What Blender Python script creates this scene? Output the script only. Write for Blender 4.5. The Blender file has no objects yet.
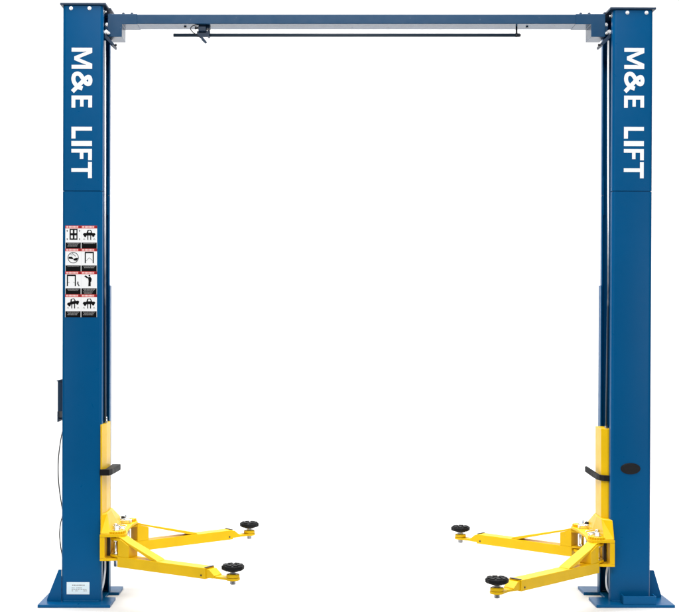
import bpy, bmesh, math, random
from mathutils import Vector, Matrix
random.seed(4)
S = bpy.context.scene
COL = S.collection

# ------------------------------------------------------------------ materials
def new_mat(name):
    m = bpy.data.materials.new(name); m.use_nodes = True
    nt = m.node_tree
    return m, nt, nt.nodes['Principled BSDF']

def paint(name, c, rough=0.33, spec=0.3, var=0.10, bump=0.03, metal=0.0, scale=7.0, coat=0.0, chips=None):
    """painted / moulded surface with slight tone drift, orange peel and uneven gloss"""
    m, nt, b = new_mat(name)
    N, L = nt.nodes, nt.links
    tc = N.new('ShaderNodeTexCoord')
    n1 = N.new('ShaderNodeTexNoise'); n1.inputs['Scale'].default_value = scale; n1.inputs['Detail'].default_value = 5
    L.new(tc.outputs['Object'], n1.inputs['Vector'])
    mix = N.new('ShaderNodeMix'); mix.data_type = 'RGBA'
    mix.inputs[6].default_value = [x * (1 - var) for x in c] + [1]
    mix.inputs[7].default_value = [min(1, x * (1 + var)) for x in c] + [1]
    L.new(n1.outputs['Fac'], mix.inputs[0])
    src = mix.outputs[2]
    if chips:                       # sparse scuffs and worn specks
        n3 = N.new('ShaderNodeTexNoise'); n3.inputs['Scale'].default_value = 38; n3.inputs['Detail'].default_value = 8
        L.new(tc.outputs['Object'], n3.inputs['Vector'])
        r3 = N.new('ShaderNodeMapRange'); r3.inputs[1].default_value = 0.70; r3.inputs[2].default_value = 0.76
        r3.inputs[3].default_value = 0; r3.inputs[4].default_value = 0.55
        L.new(n3.outputs['Fac'], r3.inputs[0])
        mx2 = N.new('ShaderNodeMix'); mx2.data_type = 'RGBA'; mx2.inputs[7].default_value = list(chips) + [1]
        L.new(r3.outputs[0], mx2.inputs[0]); L.new(src, mx2.inputs[6]); src = mx2.outputs[2]
    L.new(src, b.inputs['Base Color'])
    n2 = N.new('ShaderNodeTexNoise'); n2.inputs['Scale'].default_value = 23; n2.inputs['Detail'].default_value = 4
    L.new(tc.outputs['Object'], n2.inputs['Vector'])
    mr = N.new('ShaderNodeMapRange'); mr.inputs[3].default_value = rough * 0.75; mr.inputs[4].default_value = rough * 1.3
    L.new(n2.outputs['Fac'], mr.inputs[0]); L.new(mr.outputs[0], b.inputs['Roughness'])
    if bump:
        n4 = N.new('ShaderNodeTexNoise'); n4.inputs['Scale'].default_value = 160; n4.inputs['Detail'].default_value = 2
        L.new(tc.outputs['Object'], n4.inputs['Vector'])
        bp = N.new('ShaderNodeBump'); bp.inputs['Strength'].default_value = bump; bp.inputs['Distance'].default_value = 0.002
        L.new(n4.outputs['Fac'], bp.inputs['Height']); L.new(bp.outputs['Normal'], b.inputs['Normal'])
    b.inputs['Specular IOR Level'].default_value = spec
    b.inputs['Metallic'].default_value = metal
    b.inputs['Coat Weight'].default_value = coat
    b.inputs['Coat Roughness'].default_value = 0.08
    return m

BLUE   = paint('blue_powder_coat', (0.0001, 0.081, 0.222), rough=0.30, spec=0.12, var=0.15, bump=0.004, scale=1.6, chips=(0.004, 0.05, 0.13))
BEAMB  = paint('blue_grey_powder_coat', (0.006, 0.054, 0.130), rough=0.24, spec=0.35, var=0.05, bump=0, coat=0.12)
NAVY   = paint('dark_navy_paint', (0.008, 0.030, 0.068), rough=0.4, spec=0.3)
YELLOW = paint('yellow_powder_coat', (0.74, 0.455, 0.003), rough=0.36, spec=0.18, var=0.13, bump=0.004, chips=(0.62, 0.42, 0.10))
STEEL  = paint('zinc_plated_steel', (0.78, 0.79, 0.80), rough=0.25, spec=0.5, var=0.12, metal=1.0)
SCREW  = paint('dull_threaded_steel', (0.34, 0.34, 0.35), rough=0.3, spec=0.5, var=0.15, metal=1.0)
CABLE  = paint('bright_zinc_bolt', (0.80, 0.81, 0.83), rough=0.35, spec=0.5, var=0.1, metal=0.6)
# wire rope: bright top and dark lower run, lighting painted into the colour
ROPE, _nt, _b = new_mat('wire_rope_painted_light')
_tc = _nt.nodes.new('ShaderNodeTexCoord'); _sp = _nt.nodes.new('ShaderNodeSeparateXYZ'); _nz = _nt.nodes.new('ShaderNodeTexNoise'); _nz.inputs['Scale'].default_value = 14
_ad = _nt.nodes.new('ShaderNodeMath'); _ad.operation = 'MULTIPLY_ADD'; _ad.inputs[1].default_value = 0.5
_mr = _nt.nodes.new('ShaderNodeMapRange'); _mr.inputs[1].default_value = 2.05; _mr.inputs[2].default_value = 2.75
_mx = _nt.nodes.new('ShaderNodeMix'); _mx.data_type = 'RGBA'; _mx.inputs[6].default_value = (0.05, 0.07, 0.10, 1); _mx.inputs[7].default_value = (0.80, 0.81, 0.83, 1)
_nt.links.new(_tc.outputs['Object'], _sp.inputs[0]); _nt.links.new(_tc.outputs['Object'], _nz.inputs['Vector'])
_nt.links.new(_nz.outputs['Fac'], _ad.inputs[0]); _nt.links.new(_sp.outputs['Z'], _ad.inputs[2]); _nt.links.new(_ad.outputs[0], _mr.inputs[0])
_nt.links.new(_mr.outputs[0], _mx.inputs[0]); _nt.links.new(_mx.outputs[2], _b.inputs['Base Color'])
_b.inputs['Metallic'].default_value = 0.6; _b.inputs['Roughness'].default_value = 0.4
DARKST = paint('dark_oiled_steel', (0.06, 0.06, 0.065), rough=0.35, spec=0.5, metal=0.8)
RUBBER = paint('black_rubber', (0.008, 0.008, 0.009), rough=0.55, spec=0.15, var=0.4, bump=0.1, chips=(0.09, 0.088, 0.085))
BARP   = paint('slate_bar_paint', (0.026, 0.044, 0.066), rough=0.4, spec=0.4)
HOSE   = paint('grey_plastic_hose', (0.55, 0.57, 0.62), rough=0.35, spec=0.5)
CORD   = paint('black_cord', (0.02, 0.02, 0.022), rough=0.5)
WHITE  = paint('white_vinyl', (0.90, 0.905, 0.91), rough=0.35, spec=0.3, var=0.02, bump=0)
RED    = paint('red_print', (0.66, 0.07, 0.06), rough=0.4, spec=0.3, var=0.05, bump=0)
PINK   = paint('white_print_on_red', (0.86, 0.62, 0.60), rough=0.4, spec=0.3, var=0.02, bump=0)
DRED   = paint('deep_red_print', (0.30, 0.015, 0.02), rough=0.4, spec=0.3, var=0.05, bump=0)
BLACK  = paint('black_print', (0.004, 0.004, 0.005), rough=0.4, spec=0.08, var=0.1, bump=0)
GREY   = paint('grey_print', (0.28, 0.28, 0.28), rough=0.4, spec=0.3, var=0.05, bump=0)
PALE   = paint('pale_blue_plate', (0.72, 0.84, 0.88), rough=0.3, spec=0.3, var=0.02, bump=0)
BADGE  = paint('black_badge', (0.006, 0.006, 0.008), rough=0.3, spec=0.4, var=0.3)

# ------------------------------------------------------------------ mesh builder
class MB:
    def __init__(self): self.bm = bmesh.new(); self.mi = 0
    def face(self, pts):
        f = self.bm.faces.new([self.bm.verts.new(p) for p in pts]); f.material_index = self.mi; return f
    def box(self, x0, x1, y0, y1, z0, z1):
        if x0 > x1: x0, x1 = x1, x0
        self.prism([(x0, y0), (x1, y0), (x1, y1), (x0, y1)], z0, z1)
    def prism(self, poly, z0, z1, f=None):
        """plan polygon extruded in z (f maps (a,b,h)->xyz, default identity)"""
        f = f or (lambda a, b, h: (a, b, h))
        area = sum(poly[i][0] * poly[(i + 1) % len(poly)][1] - poly[(i + 1) % len(poly)][0] * poly[i][1] for i in range(len(poly)))
        if area < 0: poly = poly[::-1]
        lo = [self.bm.verts.new(f(a, b, z0)) for a, b in poly]; hi = [self.bm.verts.new(f(a, b, z1)) for a, b in poly]
        n = len(poly)
        fs = [self.bm.faces.new(lo[::-1]), self.bm.faces.new(hi)]
        for i in range(n): fs.append(self.bm.faces.new([lo[i], lo[(i + 1) % n], hi[(i + 1) % n], hi[i]]))
        for q in fs: q.material_index = self.mi
    def cyl(self, c, r, h, axis='z', n=20, r2=None):
        c = Vector(c); r2 = r if r2 is None else r2
        def at(rad, a, t):
            p, q = rad * math.cos(a), rad * math.sin(a)
            return c + Vector({'z': (p, q, t), 'y': (q, t, p), 'x': (t, p, q)}[axis])
        lo = [self.bm.verts.new(at(r, 2 * math.pi * i / n, 0)) for i in range(n)]
        hi = [self.bm.verts.new(at(r2, 2 * math.pi * i / n, h)) for i in range(n)]
        fs = [self.bm.faces.new(lo[::-1]), self.bm.faces.new(hi)]
        for i in range(n):
            q = self.bm.faces.new([lo[i], lo[(i + 1) % n], hi[(i + 1) % n], hi[i]]); q.smooth = n > 8; fs.append(q)
        for q in fs: q.material_index = self.mi
    def lathe(self, c, prof, n=28):
        c = Vector(c); rings = []
        for r, z in prof: rings.append([self.bm.verts.new(c + Vector((r * math.cos(2 * math.pi * i / n), r * math.sin(2 * math.pi * i / n), z))) for i in range(n)])
        for k in range(len(rings) - 1):
            for i in range(n):
                q = self.bm.faces.new([rings[k][i], rings[k][(i + 1) % n], rings[k + 1][(i + 1) % n], rings[k + 1][i]]); q.smooth = True; q.material_index = self.mi
        self.bm.faces.new(rings[0][::-1]); self.bm.faces.new(rings[-1])
    def tube(self, pts, r, n=8, smooth=4):
        P = [Vector(p) for p in pts]
        if smooth and len(P) > 2:
            Q = []
            for i in range(len(P) - 1):
                p0, p1, p2, p3 = P[max(i - 1, 0)], P[i], P[i + 1], P[min(i + 2, len(P) - 1)]
                for k in range(smooth):
                    t = k / smooth
                    Q.append(0.5 * ((2 * p1) + (p2 - p0) * t + (2 * p0 - 5 * p1 + 4 * p2 - p3) * t * t + (3 * p1 - p0 - 3 * p2 + p3) * t ** 3))
            P = Q + [P[-1]]
        rings = []; up = Vector((0.31, 0.77, 0.55))
        for i, p in enumerate(P):
            d = (P[min(i + 1, len(P) - 1)] - P[max(i - 1, 0)]).normalized()
            a = d.cross(up).normalized(); b = d.cross(a).normalized(); up = -b if False else up
            rings.append([self.bm.verts.new(p + r * (math.cos(2 * math.pi * j / n) * a + math.sin(2 * math.pi * j / n) * b)) for j in range(n)])
        for k in range(len(rings) - 1):
            for j in range(n):
                q = self.bm.faces.new([rings[k][j], rings[k][(j + 1) % n], rings[k + 1][(j + 1) % n], rings[k + 1][j]]); q.smooth = True; q.material_index = self.mi
        for e in (rings[0][::-1], rings[-1]):
            q = self.bm.faces.new(e); q.material_index = self.mi
    def build(self, name, mats, parent=None, bevel=0.0, loc=(0, 0, 0), rot=(0, 0, 0), label=None):
        bmesh.ops.recalc_face_normals(self.bm, faces=self.bm.faces)
        me = bpy.data.meshes.new(name); self.bm.to_mesh(me); self.bm.free()
        for m in (mats if isinstance(mats, (list, tuple)) else [mats]): me.materials.append(m)
        o = bpy.data.objects.new(name, me); COL.objects.link(o)
        o.parent = parent; o.location = loc; o.rotation_euler = rot
        if bevel:
            md = o.modifiers.new('edge', 'BEVEL'); md.width = bevel; md.segments = 2; md.limit_method = 'ANGLE'; md.angle_limit = math.radians(40)
            md.harden_normals = False
        if label: o['label'] = label
        return o

def arc(cx, cy, r, a0, a1, n=6):
    return [(cx + r * math.cos(math.radians(a0 + (a1 - a0) * i / n)), cy + r * math.sin(math.radians(a0 + (a1 - a0) * i / n))) for i in range(n + 1)]

# ------------------------------------------------------------------ the setting: white studio sweep
g = MB()
prof = [(-1.0, 0), (5.5, 0)] + [(5.5 + 4 * math.sin(a), 4 - 4 * math.cos(a)) for a in [math.pi / 2 * i / 24 for i in range(1, 25)]] + [(9.5, 16)]
rows = [[g.bm.verts.new((x, y, z)) for y, z in prof] for x in (-24, 24)]
for i in range(len(prof) - 1):
    q = g.bm.faces.new([rows[0][i], rows[1][i], rows[1][i + 1], rows[0][i + 1]]); q.smooth = True
m, nt, b = new_mat('white_studio_paper')
nz = nt.nodes.new('ShaderNodeTexNoise'); nz.inputs['Scale'].default_value = 0.6
mr = nt.nodes.new('ShaderNodeMapRange'); mr.inputs[3].default_value = 0.63; mr.inputs[4].default_value = 0.66
nt.links.new(nz.outputs['Fac'], mr.inputs[0]); nt.links.new(mr.outputs[0], b.inputs['Base Color'])
b.inputs['Roughness'].default_value = 0.7; b.inputs['Specular IOR Level'].default_value = 0.2
floor = g.build('paper_sweep', m); floor['kind'] = 'structure'
g = MB(); g.face([(-24, -24, -.004), (24, -24, -.004), (24, 9.4, -.004), (-24, 9.4, -.004)])  # dark floor added out of frame to keep white out of front reflections
conc = g.build('added_dark_floor', paint('grey_added_floor', (0.10, 0.10, 0.10), rough=0.6, spec=0.3, var=0.25, scale=1.5)); conc['kind'] = 'structure'
# the sheet must face up / forward
if floor.data.polygons[0].normal.z < 0: floor.data.flip_normals()

# ------------------------------------------------------------------ the lift
lift = bpy.data.objects.new('two_post_lift', None); COL.objects.link(lift); lift.empty_display_size = 0.3
lift['label'] = 'blue two-post car lift with yellow swing arms lowered near the white floor'
lift['category'] = 'car lift'

XI, WD, DP = 1.536, 0.241, 0.34          # inner face, column width, column depth
SEAM = 2.491

def c_profile(s, g=0.0):
    """C-section with rounded corners and returned lips; v outward from the inner face"""
    t, r, lip = 0.008, 0.020, 0.052
    ro = r - g
    out = [(g, lip)] + arc(r, r, ro, 180, 270) + arc(WD - r, r, ro, 270, 360) + arc(WD - r, DP - r, ro, 0, 90) + arc(r, DP - r, ro, 90, 180) + [(g, DP - lip)]
    if g: t = g + .004
    ri = r - t
    inn = [(t, lip)] + arc(r, r, ri, 180, 270) + arc(WD - r, r, ri, 270, 360) + arc(WD - r, DP - r, ri, 0, 90) + arc(r, DP - r, ri, 90, 180) + [(t, DP - lip)]
    return [(s * v, y) for v, y in out + inn[::-1]]

def shade_by_angle(o, ang=35):
    for p in o.data.polygons: p.use_smooth = True
    o.data.set_sharp_from_angle(angle=math.radians(ang))

# ---- lettering ------------------------------------------------------------
def poly_glyph(ch):
    w = 0.20
    if ch == 'E': return [[(0, 0), (1, 0), (1, w * .93), (.33, w * .93), (.33, .42), (.90, .42), (.90, .585), (.33, .585), (.33, 1 - w * .93), (.98, 1 - w * .93), (.98, 1), (0, 1)]]
    if ch == 'L': return [[(0, 0), (1, 0), (1, w), (.33, w), (.33, 1), (0, 1)]]
    if ch == 'I': return [[(0, 0), (1, 0), (1, 1), (0, 1)]]
    if ch == 'F': return [[(0, 0), (.33, 0), (.33, .41), (.90, .41), (.90, .585), (.33, .585), (.33, 1 - w * .93), (1, 1 - w * .93), (1, 1), (0, 1)]]
    if ch == 'T': return [[(.385, 0), (.615, 0), (.615, 1 - w * .95), (1, 1 - w * .95), (1, 1), (0, 1), (0, 1 - w * .95), (.385, 1 - w * .95)]]
    if ch == 'M': return [[(0, 0), (.185, 0), (.185, .58), (.170, .72), (.180, .72), (.415, .13), (.585, .13), (.82, .72), (.83, .72), (.815, .58), (.815, 0), (1, 0), (1, 1), (.76, 1), (.50, .36), (.24, 1), (0, 1)]]

def amp_strip():
    """bold ampersand drawn as one continuous pen stroke of even width, in a unit box"""
    w, h = 0.86, 1.0
    key = [(.93, .055), (.78, .21), (.58, .42), (.39, .62), (.275, .76), (.285, .865), (.42, .905), (.56, .865), (.58, .76), (.49, .645), (.30, .53), (.155, .41), (.115, .28), (.175, .15), (.33, .10), (.50, .135), (.64, .24), (.735, .37), (.79, .53)]
    P = [Vector((a, b2)) for a, b2 in key]; Q = []
    for i in range(len(P) - 1):
        p0, p1, p2, p3 = P[max(i - 1, 0)], P[i], P[i + 1], P[min(i + 2, len(P) - 1)]
        for k in range(5):
            t = k / 5
            Q.append(0.5 * ((2 * p1) + (p2 - p0) * t + (2 * p0 - 5 * p1 + 4 * p2 - p3) * t * t + (3 * p1 - p0 - 3 * p2 + p3) * t ** 3))
    Q.append(P[-1]); out = []
    for i, p in enumerate(Q):
        d = (Q[min(i + 1, len(Q) - 1)] - Q[max(i - 1, 0)]).normalized(); n = Vector((-d.y, d.x)) * .096
        out.append((p + n, p - n))
    return out
AMP = amp_strip()

def lettering(parent, s, va, vb):
    """reads downwards: letter tops point to +X"""
    xa, xb = sorted((s * va, s * vb))
    GL = [('M', 47.8, 68.8), ('&', 71.2, 93.2), ('E', 95.6, 107.8), ('L', 126.8, 138.6), ('I', 141.0, 146.0), ('F', 149.0, 160.2), ('T', 161.9, 178.2)]
    for ch, ya, yb in GL:
        mb = MB()
        za, zb = 1.714 + (320 - ya) / 166.0, 1.714 + (320 - yb) / 166.0
        ex = 0.012 if ch == '&' else 0
        mp = lambda a, b: (xa + (xb - xa) * (b * (1 + 2 * ex) - ex), -0.0012, za + (zb - za) * a)
        if ch == '&':
            vv = []
            for i, (p, q) in enumerate(AMP):
                vv.append([mb.bm.verts.new(Vector(mp(t[0], t[1])) - Vector((0, .00001 * i, 0))) for t in (p, q)])
            for i in range(len(vv) - 1): mb.bm.faces.new([vv[i][0], vv[i][1], vv[i + 1][1], vv[i + 1][0]])
        else:
            for poly in poly_glyph(ch): mb.face([mp(a, b) for a, b in poly])
        mb.bm.normal_update()
        bmesh.ops.triangulate(mb.bm, faces=mb.bm.faces, ngon_method='EAR_CLIP')
        mb.bm.normal_update()
        for f in mb.bm.faces:
            if f.normal.y > 0: f.normal_flip()
        me = bpy.data.meshes.new('letter'); mb.bm.to_mesh(me); mb.bm.free(); me.materials.append(WHITE)
        o = bpy.data.objects.new('letter', me); COL.objects.link(o); o.parent = parent

# ---- warning label pictograms ----------------------------------------------
def warning_label(parent, kind, x0, x1, z0, z1, label):
    mb = MB(); W = x1 - x0; H = z1 - z0
    mats = [WHITE, RED, BLACK, GREY, PINK, DRED]
    lay = [0]
    def q(pts, mi, layer):
        mb.mi = mi; y = -0.0010 - 0.0003 * layer
        f = mb.face([(x0 + a * W, y, z0 + b * H) for a, b in pts])
    def rect(a0, b0, a1, b1, mi, layer): q([(a0, b0), (a1, b0), (a1, b1), (a0, b1)], mi, layer)
    def line(a0, b0, a1, b1, t, mi, layer):
        dx, dy = (a1 - a0) * W, (b1 - b0) * H; l = math.hypot(dx, dy); nx, ny = -dy / l * t / 2, dx / l * t / 2
        q([(a0 + nx, b0 + ny * W / H), (a0 - nx, b0 - ny * W / H), (a1 - nx, b1 - ny * W / H), (a1 + nx, b1 + ny * W / H)], mi, layer)
    def disc(a, b, r, mi, layer, n=16):
        q([(a + r * math.cos(2 * math.pi * i / n), b + r * math.sin(2 * math.pi * i / n) * W / H) for i in range(n)], mi, layer)
    rect(0, 0, 1, 1, 0, 0)
    # header
    rect(.0, .878, 1.0, 1.0, 1, 1)
    disc(.12, .94, .06, 4, 2)
    x = .22
    for wd in (.06, .07, .06, .05, .07, .06, .07): rect(x, .90, x + wd, .98, 4, 2); x += wd + .022
    rect(.85, .885, 1.0, .995, 5, 2)
    # text block
    rect(.02, .0, .98, .262, 2, 1)
    for k in range({'plan': 3, 'car_even': 1, 'round': 1, 'frame': 2, 'frame_man': 2, 'person': 4, 'car_tilt': 3, 'car_level': 3}[kind]):
        zz = .205 - .056 * k; x = .14 + .05 * (k % 2); e = .88 - .06 * k
        while x < e:
            wd = random.uniform(.03, .09); rect(x, zz, min(x + wd, e), zz + .028, 3, 2); x += wd + .02
    L2 = 2
    def car(cx, cy, tilt):
        ca, sa = math.cos(tilt), math.sin(tilt)
        def R(a, b): return (cx + a * ca - b * sa, cy + (a * sa + b * ca) * W / H)
        q([R(-.40, -.02), R(-.33, .07), R(-.2, .07), R(.2, .07), R(.34, .07), R(.40, .0), R(.36, -.08), R(-.34, -.10)], 2, L2)
        q([R(-.17, .0705), R(-.10, .26), R(.12, .26), R(.2, .0705)], 2, L2)
        q([R(-.06, .10), R(-.03, .22), R(.08, .22), R(.11, .10)], 0, L2 + 1)
        disc(*R(-.25, -.11), .075, 2, L2 + 1); disc(*R(.26, -.10), .075, 2, L2 + 1)
    if kind == 'plan':
        rect(.27, .38, .77, .86, 2, L2)
        for a in (.35, .58):
            for b in (.44, .67): rect(a, b, a + .12, b + .13, 0, L2 + 1)
        for a in (.12, .90):
            for b in (.42, .78): disc(a, b, .045, 3, L2); rect(a - .02, b - .05, a + .02, b, 2, L2 + 1)
    elif kind in ('car_even', 'car_level', 'car_tilt'):
        t = {'car_even': 0, 'car_level': 0.03, 'car_tilt': .2}[kind]
        car(.5, .63, t)
        for a in (.42, .60): rect(a - .03, .38, a + .03, .62, 2, L2 + 2)
        for a in (.18, .82): line(a - .06, .38, a, .44, .03, 3, L2); line(a, .44, a + .06, .38, .03, 3, L2)
    elif kind == 'round':
        n = 28; r0, r1 = .31, .35; cx, cy = .5, .60; k = W / H
        for i in range(n):
            a, b2 = 2 * math.pi * i / n, 2 * math.pi * (i + 1) / n
            q([(cx + r0 * math.cos(a), cy + r0 * math.sin(a) * k), (cx + r1 * math.cos(a), cy + r1 * math.sin(a) * k), (cx + r1 * math.cos(b2), cy + r1 * math.sin(b2) * k), (cx + r0 * math.cos(b2), cy + r0 * math.sin(b2) * k)], 2, L2)
        q([(.20, .56), (.22, .64), (.42, .64), (.52, .56), (.50, .53)], 2, L2)
        q([(.50, .52), (.55, .48), (.72, .47), (.80, .55), (.77, .60), (.60, .575)], 2, L2 + 1)
        line(.42, .80, .66, .66, .05, 3, L2 + 2); line(.32, .76, .46, .70, .03, 3, L2 + 2)
    elif kind in ('frame', 'frame_man'):
        a0, a1 = (.26, .76) if kind == 'frame' else (.14, .64)
        line(a0, .36, a0, .84, .075, 2, L2); line(a1, .36, a1, .84, .075, 2, L2); rect(a0 - .03, .80, a1 + .03, .86, 2, L2 + 1)
        if kind == 'frame': line(a0 + .06, .46, .50, .60, .03, 3, L2); line(.52, .60, a1 - .06, .48, .03, 3, L2)
        else:
            line(a0 + .05, .50, a0 + .13, .54, .03, 3, L2); line(a1 - .13, .54, a1 - .05, .50, .03, 3, L2)
            disc(.80, .53, .045, 2, L2); q([(.72, .45), (.82, .51), (.86, .42), (.92, .37), (.84, .36), (.80, .43)], 2, L2 + 1)
    elif kind == 'person':
        disc(.52, .82, .055, 2, L2)
        q([(.44, .74), (.58, .77), (.67, .68), (.64, .56), (.60, .54), (.61, .36), (.45, .36), (.47, .56)], 2, L2 + 1)
        line(.30, .76, .50, .70, .07, 2, L2 + 2); q([(.20, .79), (.26, .83), (.38, .80), (.36, .75), (.24, .755)], 2, L2 + 1)
    o = mb.build('warning_label', mats, parent, label=label)
    bm = bmesh.new(); bm.from_mesh(o.data)
    for f in bm.faces:
        if f.normal.y > 0: f.normal_flip()
    bm.to_mesh(o.data); bm.free()
    return o

def bolt(parent, loc, r=0.008, h=0.008, axis='y', m=None):
    mb = MB(); sgn = -1 if axis == 'y' else 1
    mb.cyl((0, 0, 0), r * 1.35, sgn * h * 0.3, axis, 16); mb.cyl((0, 0, 0), r, sgn * h, axis, 6); mb.cyl((0, 0, 0), r * .55, sgn * h * 1.35, axis, 10)
    return mb.build('bolt', m or STEEL, parent, loc=loc)

# ---- columns -----------------------------------------------------------------
def make_column(s, top, lean, shift, label):
    mb = MB(); mb.prism(c_profile(s), 0.0185, SEAM - 0.002)
    col = mb.build('column', BLUE, lift, loc=(s * XI + shift, 0, 0), rot=(0, lean, 0), label=label)
    shade_by_angle(col)
    mb = MB(); mb.prism(c_profile(s), SEAM + 0.002, top - 0.0125)
    # backing sleeve inside the joint
    mb.prism(c_profile(s, .0084), SEAM - .12, SEAM + .12)
    e = mb.build('column_extension', BLUE, col); shade_by_angle(e)
    mb = MB(); mb.box(s * -0.020, s * (WD + .014), -0.012, DP + .012, top - .012, top)
    mb.box(s * -0.032, s * -0.0202, 0.11, DP + .0, top - .010, top - .002)
    mb.build('cap_plate', NAVY, col, bevel=0.0015)
    # base plate with an anchor slot towards the middle of the lift
    xin = (1.468 if s < 0 else 1.432) - XI; xo = 1.90 - XI
    pl = [(xin, -.096), (xo, -.096), (xo, .46), (xin, .46), (xin, .27), (-.004, .27), (-.004, .13), (xin, .13)]
    mb = MB(); mb.prism([(s * a, b2) for a, b2 in pl], 0.0, 0.018)
    mb.build('base_plate', BLUE, col, bevel=0.002)
    gy, gt, gb, gz = ((0.004, .253, .328, .208) if s < 0 else (0.125, .288, .340, .183))
    for y0 in (gy, DP - .03):
        mb = MB(); mb.prism([(s * (WD + .0005), .0185), (s * gb, .0185), (s * gb, .03), (s * (gt + .006), gz), (s * (WD + .0005), gz)], y0, y0 + .012, f=lambda a, b2, h: (a, h, b2))
        mb.build('gusset', BLUE, col, bevel=0.0015)
    # lock cover strip on the rear lip
    mb = MB(); mb.box(s * -0.007, s * -0.0005, DP - .07, DP - .004, 0.0185, 1.93)
    mb.build('lock_cover', BLUE, col, bevel=0.0015)
    for v in ((.080, .191) if s < 0 else (.085, .200)): bolt(col, (s * v, -0.0002, top - .030), .0085, .007, m=CABLE)
    for yy, zz in ((.03, top - .045),): bolt(col, (s * -.0005, yy, zz), .008, .012 * -s, 'x')
    # weld bead along the foot
    mb = MB(); mb.tube([(s * .012, -.001, .020)] + [(s * (.012 + (WD - .024) * i / 30), -.001 + random.uniform(-.0012, .0012), .020) for i in range(1, 31)], 0.0045, 6, 0)
    mb.build('weld_bead', BLUE, col)
    # cable guide bracket below the overhead beam
    mb = MB()
    mb.prism([(-.001, 3.448), (-.012, 3.446), (-.056, 3.396), (-.056, 3.384), (-.046, 3.382), (-.001, 3.428)], .06, .20, f=lambda a, b2, h: (s * a, h, b2))
    gd = mb.build('cable_guide', NAVY, col, bevel=0.002)
    mb = MB(); mb.cyl((s * -.070, .10, 3.391), .005, .026 * s, 'x', 10); mb.cyl((s * -.068, .10, 3.391), .009, .008 * s, 'x', 6); mb.build('guide_bolt', DARKST, col)
    bolt(col, (s * -.012, .058, 3.462), .010, .010)
    bolt(col, (s * -.026, .058, 3.455), .007, .010)
    return col

left = make_column(-1, 3.622, 0.0027, -0.005, 'post with eight warning labels and a pale data plate')
right = make_column(1, 3.596, 0.0050, -0.010, 'post with a black oval badge and a small angle foot')
lettering(left, -1, .0627, .1868); lettering(right, 1, .0677, .1880)

kinds = [('plan', 'car_even'), ('round', 'frame'), ('frame_man', 'person'), ('car_tilt', 'car_level')]
desc = {'plan': 'top warning label with a plan view of a car', 'car_even': 'top warning label with a car on raised arms', 'round': 'warning label with a round crossed pictogram',
        'frame': 'warning label with an empty lift frame', 'frame_man': 'warning label with a lift frame and small figure', 'person': 'warning label with a standing person',
        'car_tilt': 'bottom warning label with a tilting car', 'car_level': 'bottom warning label with a level car'}
def lx(px): return (px - 312) / 166.0 - 0.271 + XI + 0.005 - 0.005        # metres from the inner face of the left post
for r, pair in enumerate(kinds):
    zt = 1.714 + (320 - (225.7 + 22.9 * r)) / 166.0; zb = zt - 22.85 / 166.0
    for c, k in enumerate(pair):
        xa, xb = ((lx(65.2), lx(81.05)) if c == 0 else (lx(81.1), lx(97.0)))
        warning_label(left, k, xa, xb, zb, zt, desc[k])

# data plate
mb = MB()
pa, pb, za, zb = lx(67.5), lx(90.3), 1.714 + (320 - 594.3) / 166, 1.714 + (320 - 582.2) / 166
mb.box(pa, pb, -.0022, -.0006, za, zb)
mb.mi = 1
def bar(a0, b0, a1, b1): mb.face([(pa + a * (pb - pa), -.0026, za + b2 * (zb - za)) for a, b2 in ((a0, b0), (a1, b0), (a1, b1), (a0, b1))])
x = .24
while x < .80:
    wd = random.uniform(.015, .05); bar(x, .70, min(x + wd, .80), .80); x += wd + .012
for k, bz in enumerate((.50, .38, .26)):
    x = .22
    while x < .88:
        wd = random.uniform(.02, .09)
        if random.random() < .8: bar(x, bz, min(x + wd, .88), bz + .055)
        x += wd + .02
mb.build('data_plate', [PALE, GREY], left)

# oval badge and angle foot on the right post
mb = MB()
n = 40; bx, bz = .117, 1.714 + (320 - 468.5) / 166
ell = lambda k: [(bx + k * .060 * math.cos(2 * math.pi * i / n), bz + k * .034 * math.sin(2 * math.pi * i / n)) for i in range(n)]
mb.prism(ell(1.0), -.004, -.0005, f=lambda a, b2, h: (a, h, b2)); mb.prism(ell(.88), -.0048, -.0041, f=lambda a, b2, h: (a, h, b2))
mb.build('oval_badge', BADGE, right, bevel=.001)
mb = MB()
mb.prism([(.058, -.088), (.254, -.088), (.254, -.012), (.246, -.012), (.246, -.080), (.066, -.080), (.066, -.012), (.058, -.012)], .0185, .068)
mb.build('angle_foot', BLUE, right, bevel=.0015)

# power unit bracket and cord on the outer side of the left post
mb = MB()
mb.box(-(WD + .001), -(WD + .034), .05, .25, 1.160, 1.340)
mb.prism([(-(WD + .001), 1.3405), (-(WD + .040), 1.3405), (-(WD + .040), 1.347), (-(WD + .001), 1.356)], .045, .255, f=lambda a, b2, h: (a, h, b2))
mb.box(-(WD + .030), -(WD + .0365), .05, .25, 1.095, 1.1595)
mb.box(-(WD + .001), -(WD + .0295), .10, .14, 1.108, 1.118)
mb.build('unit_bracket', NAVY, left, bevel=.0015)
mb = MB()
pp = [(-(WD - .004), 1.06), (-(WD + .012), 1.01), (-(WD + .028), .90), (-(WD + .032), .80), (-(WD + .026), .70), (-(WD + .010), .59), (-(WD + .002), .54), (-(WD + .016), .48), (-(WD + .022), .41), (-(WD + .014), .33), (-(WD + .004), .27), (-(WD + .004), .20)]
mb.tube([(a, .06, z) for a, z in pp], .0035, 8, 5)
mb.build('power_cord', CORD, left)

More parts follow.
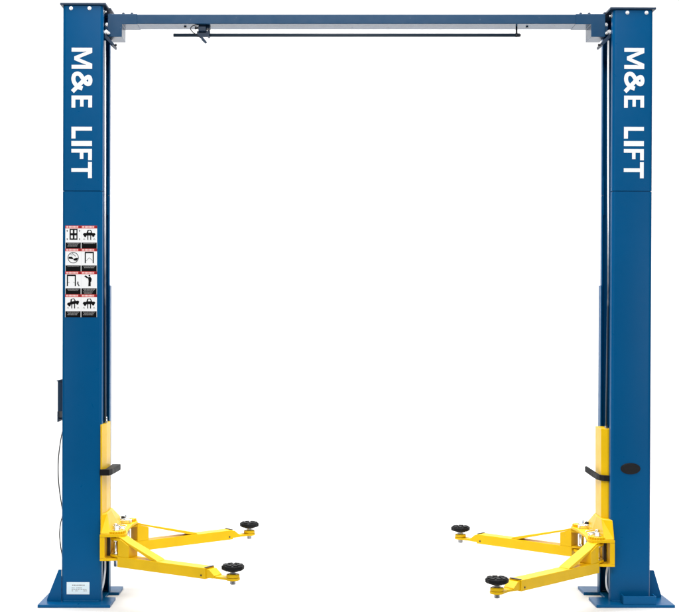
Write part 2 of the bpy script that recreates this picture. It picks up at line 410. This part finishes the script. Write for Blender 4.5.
# ---- overhead beam -------------------------------------------------------------
mb = MB(); mb.box(-1.50, 1.50, .0825, .2425, 3.517, 3.574)
beam = mb.build('overhead_beam', BEAMB, lift, bevel=.003)
for s in (-1, 1):
    mb = MB()
    mb.prism([(1.514, 3.437), (1.428, 3.437), (1.428, 3.5145), (1.335, 3.5145), (1.335, 3.577), (1.514, 3.577)], .080, .245, f=lambda a, b2, h: (s * a, h, b2))
    mb.box(s * 1.5142, s * 1.5345, .10, .22, 3.458, 3.51)
    mb.build('end_bracket', BEAMB, beam, bevel=.002)
    for x, y in ((1.424, .12), (1.372, .12), (1.424, .21), (1.372, .21)): bolt(beam, (s * x, y, 3.5772), .0085, .012, 'z', NAVY)
    for z in (3.545,): bolt(beam, (s * 1.522, .10, z - .03), .009, .010, 'y')
    mb = MB(); mb.cyl((s * 1.05, .16, 3.5165), .008, -.006, 'z', 12); mb.build('bolt', DARKST, beam)

# shut-off bar hanging under the beam
mb = MB(); mb.cyl((-1.122, .16, 3.464), .0105, 2.120, 'x', 16)
bar_o = mb.build('shutoff_bar', BARP, lift)
mb = MB(); mb.cyl((.986, .16, 3.4655), .0055, .051, 'z', 10); mb.cyl((.980, .16, 3.464), .0125, .012, 'x', 14); mb.build('hanger', DARKST, bar_o)
mb = MB(); mb.cyl((.9985, .16, 3.464), .0125, .012, 'x', 14, .008); mb.build('end_cap', DARKST, bar_o)
mb = MB(); mb.box(-.965, -.918, .11, .20, 3.478, 3.5165); mb.box(-.9178, -.895, .12, .18, 3.500, 3.5165); mb.box(-.945, -.925, .13, .17, 3.462, 3.478)
mb.build('limit_switch', NAVY, bar_o, bevel=.003)
mb = MB(); mb.tube([(-.962, .10, 3.515), (-.995, .10, 3.510), (-1.012, .10, 3.492), (-.998, .10, 3.470), (-.968, .12, 3.452), (-.955, .15, 3.446)], .0028, 8, 5)
mb.build('switch_wire', CORD, bar_o)
mb = MB(); mb.cyl((-.985, .10, 3.496), .011, .020, 'x', 12, .005); mb.build('switch_plunger', CORD, bar_o)
mb = MB(); mb.box(-.975, -.900, .128, .1445, 3.448, 3.482); mb.box(-.912, -.898, .1445, .19, 3.452, 3.494)
mb.prism([(-.955, 3.446), (-.940, 3.446), (-.912, 3.412), (-.922, 3.404), (-.945, 3.425)], .12, .127, f=lambda a, b2, h: (a, h, b2))
mb.build('switch_lever', NAVY, bar_o, bevel=.002)

# ---- carriages -------------------------------------------------------------------
PIV = [(1.450, 0.00), (1.450, 0.48)]
def make_carriage(s, dz):
    zt = 1.084 + dz * .9
    if s < 0: plan = [(1.545, -.005), (1.536, -.005), (1.522, .09), (1.526, .275), (1.545, .275)]
    else:     plan = [(1.545, .056), (1.522, .056), (1.489, .088), (1.495, .275), (1.545, .275)]
    mb = MB()
    mb.prism([(s * a, b2) for a, b2 in plan], .43 + dz, zt)
    car = mb.build('carriage', YELLOW, lift, bevel=.002)
    # lug bracket: web, top plate with two rounded lugs, bottom plate
    e0, y0, y1 = 1.540, -.062, .545
    def lug(r):
        return [(e0, y0), (1.47, y0)] + [(1.450 - r * math.sin(math.radians(a)) if False else 1.450 - r * math.cos(math.radians(a)), r * math.sin(math.radians(a))) for a in (-70, -50, -30, -10, 10)] + \
               [(1.400, .13), (1.400, .35)] + [(1.450 - r * math.cos(math.radians(a)), .48 + r * math.sin(math.radians(a))) for a in (-10, 10, 30, 50, 70)] + [(1.47, y1), (e0, y1)]
    mb = MB()
    mb.box(s * e0, s * 1.511, y0 + .001, y1 - .001, .2875 + dz, .4145 + dz)
    mb.prism([(s * a, b2) for a, b2 in lug(.066)], .415 + dz, .431 + dz)
    mb.prism([(s * a, b2) for a, b2 in lug(.052)], .273 + dz, .287 + dz)
    mb.build('lug_bracket', YELLOW, car, bevel=.002)
    # sloped shoulder between post and lugs
    mb = MB()
    lo = [(e0 - .001, y0 + .004), (1.478, y0 + .010), (1.462, .24), (1.478, .53), (e0 - .001, .53)]
    hi = [(e0 - .001, -.004), (1.512 if s < 0 else 1.484, .05), (1.508 if s < 0 else 1.480, .17), (1.516 if s < 0 else 1.488, .28), (e0 - .001, .28)]
    A = [mb.bm.verts.new((s * a, b2, .4315 + dz)) for a, b2 in lo]; B = [mb.bm.verts.new((s * a, b2, .545 + dz)) for a, b2 in hi]
    mb.bm.faces.new(A[::-1]); mb.bm.faces.new(B)
    for i in range(5): mb.bm.faces.new([A[i], A[(i + 1) % 5], B[(i + 1) % 5], B[i]])
    mb.build('shoulder', YELLOW, car, bevel=.006)
    # gear segments with latch pins, springs and pull rings above each pivot
    for k, (px, py) in enumerate(PIV):
        sy = -1 if k == 0 else 1
        mb = MB(); pts = []
        nT = 22
        for i in range(nT * 2):
            a = 2 * math.pi * i / (nT * 2); r = .058 if i % 2 else .049
            pts += [(px + r * math.cos(a - .05), py + r * math.sin(a - .05)), (px + r * math.cos(a + .05), py + r * math.sin(a + .05))]
        mb.prism([(s * a, b2) for a, b2 in pts], .4315 + dz, .446 + dz)
        mb.build('restraint_gear', YELLOW, car)
        mb = MB()
        mb.cyl((s * px, py, .2600 + dz - .03), .0155, .240, 'z', 18); mb.cyl((s * px, py, .4462 + dz), .024, .006, 'z', 18); mb.cyl((s * px, py, .4522 + dz), .016, .010, 'z', 6)
        mb.build('pivot_pin', STEEL, car)
        for z0, z1 in ((.3055, .3115), (.3835, .3905)):
            mb = MB(); mb.cyl((s * px, py, z0 + dz), .028, z1 - z0, 'z', 20); mb.build('pin_washer', STEEL, car)
        mb = MB(); mb.box(s * 1.5108, s * 1.492, py - .012 + .045, py + .028 + .045, .288 + dz, .4145 + dz); mb.build('dark_gap_block', DARKST, car, bevel=.002)  # dark block standing in for the shaded gap behind the pin
        mb = MB(); mb.tube([(s * 1.5125, y0 - .0005, .2885 + dz), (s * 1.5108, py + .03, .2885 + dz)] if k == 0 else [(s * 1.5108, .40, .2885 + dz), (s * 1.5108, .53, .2885 + dz)], .0045, 6, 0); mb.build('weld_bead', YELLOW, car)
        lxp, lyp = px + .016, py - sy * .085
        mb = MB()
        pts2 = [(lxp - .045, lyp - .022), (lxp + .03, lyp - .022), (lxp + .03, lyp + .022), (lxp - .045, lyp + .022)]
        mb.prism([(s * a, b2) for a, b2 in pts2], .4320 + dz, .453 + dz)
        for t in range(6):
            yy = lyp - .018 + t * .0066
            mb.box(s * (lxp - .053), s * (lxp - .0452), yy, yy + .0035, .434 + dz, .452 + dz)
        mb.build('latch_block', STEEL, car, bevel=.0015)
        mb = MB()
        mb.cyl((s * (lxp + .0), lyp, .4535 + dz), .006, .022, 'z', 12)
        mb.tube([(s * lxp + .011 * math.cos(i * .8), lyp + .011 * math.sin(i * .8), .456 + dz + i * .0006) for i in range(30)], .0022, 6, 0)
        mb.build('latch_spring', STEEL if k == 0 else DARKST, car)
        mb = MB()
        mb.tube([(s * lxp + .021 * math.cos(2 * math.pi * i / 20), lyp + .019 * math.sin(2 * math.pi * i / 20), .460 + dz + .003 * math.sin(2 * math.pi * i / 20 + .4)) for i in range(21)], .003, 6, 0)
        mb.build('pull_ring', STEEL, car)
    # retaining clip rods crossing the gears
    for j, (ya, xb, yb) in enumerate(((.045, 1.410, .02), (.10, 1.405, .085), (.17, 1.408, .15))):
        mb = MB()
        mb.tube([(s * 1.476, ya, .452 + dz), (s * 1.45, ya - .008, .457 + dz), (s * xb, yb, .452 + dz)], .0042, 8, 5)
        mb.build('latch_rod', STEEL, car)
    # cable ferrule on the carriage top
    mb = MB(); mb.cyl((s * (1.528 if s < 0 else 1.525), .105, zt + .0005), .010, .016, 'z', 6); mb.cyl((s * (1.528 if s < 0 else 1.525), .105, zt + .0165), .007, .022, 'z', 12); mb.build('cable_ferrule', STEEL, car)
    # rubber guard that keeps car doors off the post
    mb = MB()
    if s < 0:
        mb.prism([(-1.5475, -.018), (-1.490, -.018), (-1.478, .03), (-1.464, .285), (-1.5175, .285), (-1.5175, .03), (-1.5345, -.0085), (-1.5475, -.0085)], .778 + dz, .816 + dz)
        mb.build('door_guard', RUBBER, car, bevel=.004)
    else:
        arcp = [(1.552, .030), (1.526, .036), (1.500, .052), (1.479, .085), (1.470, .13), (1.466, .19), (1.460, .25), (1.442, .34)]
        inner = [(a + .006, b2 + .014) for a, b2 in arcp[:4]] + [(a + .014, b2 + .004) for a, b2 in arcp[4:]]
        mb.prism(arcp + inner[::-1], .737, .772, f=lambda a, b2, h: (a, b2, h + max(0, b2 - .12) ** 2 * .5))
        mb.build('door_guard', RUBBER, car, bevel=.003, label='curved black rubber door guard')
    return car
cl = make_carriage(-1, 0.0); cr = make_carriage(1, -0.035)

# wire ropes and hoses in the open side of each post
for s, zt in ((-1, 1.10), (1, 1.07)):
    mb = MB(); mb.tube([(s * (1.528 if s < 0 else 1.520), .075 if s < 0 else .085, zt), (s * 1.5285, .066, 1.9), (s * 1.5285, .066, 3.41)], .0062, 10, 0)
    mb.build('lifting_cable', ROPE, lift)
    mb = MB(); 
    if s < 0: pts = [(-1.528, .035, .40), (-1.523, .035, .25), (-1.524, .035, .19), (-1.531, .03, .13), (-1.540, .03, .09), (-1.56, .08, .05)]
    else: pts = [(1.526, .03, .40), (1.520, .03, .25), (1.510, .03, .18), (1.508, .03, .13), (1.515, .03, .085), (1.545, .06, .045)]
    mb.tube(pts, .0062, 10, 6); mb.build('hydraulic_hose', HOSE, lift)

# ---- swing arms --------------------------------------------------------------------
def make_arm(pivot, pad, z, label, spin, brace=.335):
    dx, dy = pad[0] - pivot[0], pad[1] - pivot[1]
    Ln = math.hypot(dx, dy); ang = math.atan2(dy, dx)
    Lt = Ln - .165
    w, h, t = .043, .0315, .006
    mb = MB()
    # hollow tube: outer shell with an open outer end
    o_ = [(-w, -h), (w, -h), (w, h), (-w, h)]; i_ = [(-w + t, -h + t), (w - t, -h + t), (w - t, h - t), (-w + t, h - t)]
    V = lambda x, P: [mb.bm.verts.new((x, a, b2)) for a, b2 in P]
    a0, a1, b1, b0 = V(.046, o_), V(Lt, o_), V(Lt, i_), V(Lt - .25, i_)
    for i in range(4):
        j = (i + 1) % 4
        mb.bm.faces.new([a0[i], a0[j], a1[j], a1[i]]); mb.bm.faces.new([a1[i], a1[j], b1[j], b1[i]]); mb.bm.faces.new([b1[i], b1[j], b0[j], b0[i]])
    mb.bm.faces.new(a0[::-1]); mb.bm.faces.new(b0)
    arm = mb.build('swing_arm', YELLOW, lift, bevel=.0025, loc=(pivot[0], pivot[1], z), rot=(0, 0, ang), label=label)
    # head: cheek plates, two ears round the pivot pin
    mb = MB()
    zu = .139 - .118 * .084 / (brace - .05)
    mb.prism([(.050, h + .0005), (.134, h + .0005), (.134, zu - .0015), (.066, .137), (.050, .137)], -w + .001, w - .001, f=lambda a, b2, h_: (a, h_, b2))
    for z0, z1 in ((.124, .139), (.024, .037)):
        mb.prism([(.0493, -.041)] + [(.036 * math.cos(math.radians(a)), .036 * math.sin(math.radians(a))) for a in range(-90, -271, -20)] + [(.0493, .041)], z0, z1)
    mb.build('arm_head', YELLOW, arm, bevel=.002)
    # sloping strap from the head down to the tube
    mb = MB()
    zt, zb = .1585, h + .0008
    mb.prism([(.030, .1395), (.030, .150), (.050, .153), (.128, .150 - .118 * .078 / (brace - .05) * 1.0), (brace, zb + .010), (brace + .017, zb), (brace - .035, zb), (.128, .139 - .118 * .078 / (brace - .05)), (.060, .1395)], -.036, .036, f=lambda a, b2, h_: (a, h_, b2))
    mb.build('brace_strap', YELLOW, arm, bevel=.0015)
    # sliding extension with a cropped nose and tongue
    w2, h2 = w - t - .0015, h - t - .0015
    mb = MB()
    mb.prism([(Lt - .24, -h2), (Lt + .050, -h2), (Lt + .060, -h2 + .016), (Lt + .020, h2), (Lt - .24, h2)], -w2, w2, f=lambda a, b2, h_: (a, h_, b2))
    ext = mb.build('arm_extension', YELLOW, arm, bevel=.002)
    mb = MB(); R = .040
    ton = [(Lt + .02, -.030), (Lt + .09, -.026)] + [(Ln + R * math.cos(math.radians(a)), R * math.sin(math.radians(a))) for a in range(-130, 131, 13)] + [(Lt + .09, .026), (Lt + .02, .030)]
    mb.prism(ton, -h2 - .0005, -h2 + .0135)
    mb.lathe((Ln, 0, 0), [(.033, -h2 + .0138), (.038, -h2 + .016), (.037, -h2 + .032), (.031, -h2 + .035)])
    mb.build('pad_bracket', YELLOW, arm, bevel=.002)
    for yy in (-w - .003, w + .0002):
        mb = MB(); mb.cyl((Lt - .03, yy, -.012), .0055, .003, 'y', 10); mb.build('stop_bolt', DARKST, arm)
    mb = MB(); mb.box(Lt - .012, Lt + .001, -w + .006, w - .006, h + .0006, h + .0045); mb.build('end_stop', DARKST, arm)
    # threaded pad screw
    mb = MB()
    pr = [(.013, -.050), (.0165, -.048)]
    for i in range(15): zz = -.046 + i * .0052; pr += [(.0172, zz), (.0152, zz + .0026)]
    pr += [(.0165, .034)]
    mb.lathe((Ln, 0, 0), pr, 20); mb.build('pad_screw', SCREW, arm)
    # round rubber pad with raised tread blocks
    mb = MB(); n = 48; prof = [(.030, .0305), (.036, .035), (.053, .038), (.0625, .044), (.0635, .060), (.0600, .0655), (.050, .0665)]
    rings = []
    for r, zz in [(a, b2 - .006) for a, b2 in prof]:
        rings.append([mb.bm.verts.new((Ln + (r * (1 + (.035 * math.cos(8 * 2 * math.pi * i / n) if r > .05 else 0))) * math.cos(2 * math.pi * i / n), r * (1 + (.035 * math.cos(8 * 2 * math.pi * i / n) if r > .05 else 0)) * math.sin(2 * math.pi * i / n), zz)) for i in range(n)])
    for k in range(len(rings) - 1):
        for i in range(n): mb.bm.faces.new([rings[k][i], rings[k][(i + 1) % n], rings[k + 1][(i + 1) % n], rings[k + 1][i]]).smooth = True
    mb.bm.faces.new(rings[0][::-1]); mb.bm.faces.new(rings[-1])
    for i in range(8):
        a = math.radians(45 * i + spin); ca, sa = math.cos(a), math.sin(a)
        P = lambda r, q: (Ln + r * ca - q * sa, r * sa + q * ca)
        mb.prism([P(.024, -.007), P(.055, -.015), P(.055, .015), P(.024, .007)], .0590, .0655)
    mb.cyl((Ln, 0, .0592), .015, .0055, 'z', 20)
    pd = mb.build('lift_pad', RUBBER, arm, bevel=.0012)
    return arm
ZA = .268
make_arm((-1.450, 0.0), (-.718, -.49), ZA, 'front arm of the labelled post, reaching towards the viewer', 10)
make_arm((-1.450, .48), (-.700, 1.08), ZA, 'rear arm of the labelled post, reaching away', 25, .50)
make_arm((1.450, 0.0), (.747, -.69), ZA - .035, 'front arm of the post with the oval badge, reaching towards the viewer', 5)
make_arm((1.450, .48), (.750, 1.13), ZA - .035, 'rear arm of the post with the oval badge, reaching away', 33, .50)

# ------------------------------------------------------------------ studio lamps
def area(name, loc, target, sx, sy, power, col=(1, 1, 1)):
    l = bpy.data.lights.new(name, 'AREA'); l.shape = 'RECTANGLE'; l.size = sx; l.size_y = sy; l.energy = power; l.color = col
    o = bpy.data.objects.new(name, l); COL.objects.link(o); o.location = loc
    o.rotation_euler = (Vector(target) - Vector(loc)).to_track_quat('-Z', 'Y').to_euler()
    return o
area('overhead_softbox', (0, 0.5, 7.2), (0, 0.5, 0), 9, 7, 890)
area('backdrop_lamp', (0, 2.5, 9.5), (0, 8.5, 2.0), 17, 2.5, 1450)
area('front_softbox', (-0.3, -9.5, 8.0), (0, 0, 0.2), 7, 2.0, 860)
area('added_rear_light', (0, 6.5, 7.6), (0, 0, 0.6), 9, 2.2, 260)  # unseen lamp added for pale reflections on the brace straps
area('side_softbox', (5.8, -9.8, 1.7), (0, 0, 0.6), 2.0, 2.4, 80)
area('fill_softbox', (-6.2, -9.8, 1.7), (0, 0, 0.6), 2.0, 2.4, 80)

w = bpy.data.worlds.new('World'); S.world = w; w.use_nodes = True
bg = w.node_tree.nodes['Background']; bg.inputs[0].default_value = (1, 1, 1, 1); bg.inputs[1].default_value = 0.10

# ------------------------------------------------------------------ camera
cam = bpy.data.cameras.new('camera'); co = bpy.data.objects.new('camera', cam); COL.objects.link(co)
co.location = (-0.271, -8.0, 1.714); co.rotation_euler = (math.radians(90), 0, 0)
cam.sensor_width = 36; cam.lens = 36 * 1328 / 679
cam.shift_x = (339.5 - 312) / 679; cam.shift_y = (320 - 306) / 679
cam.clip_end = 200
S.camera = co
S.view_settings.view_transform = 'Standard'; S.view_settings.look = 'None'
S.view_settings.exposure = 0; S.view_settings.gamma = 1
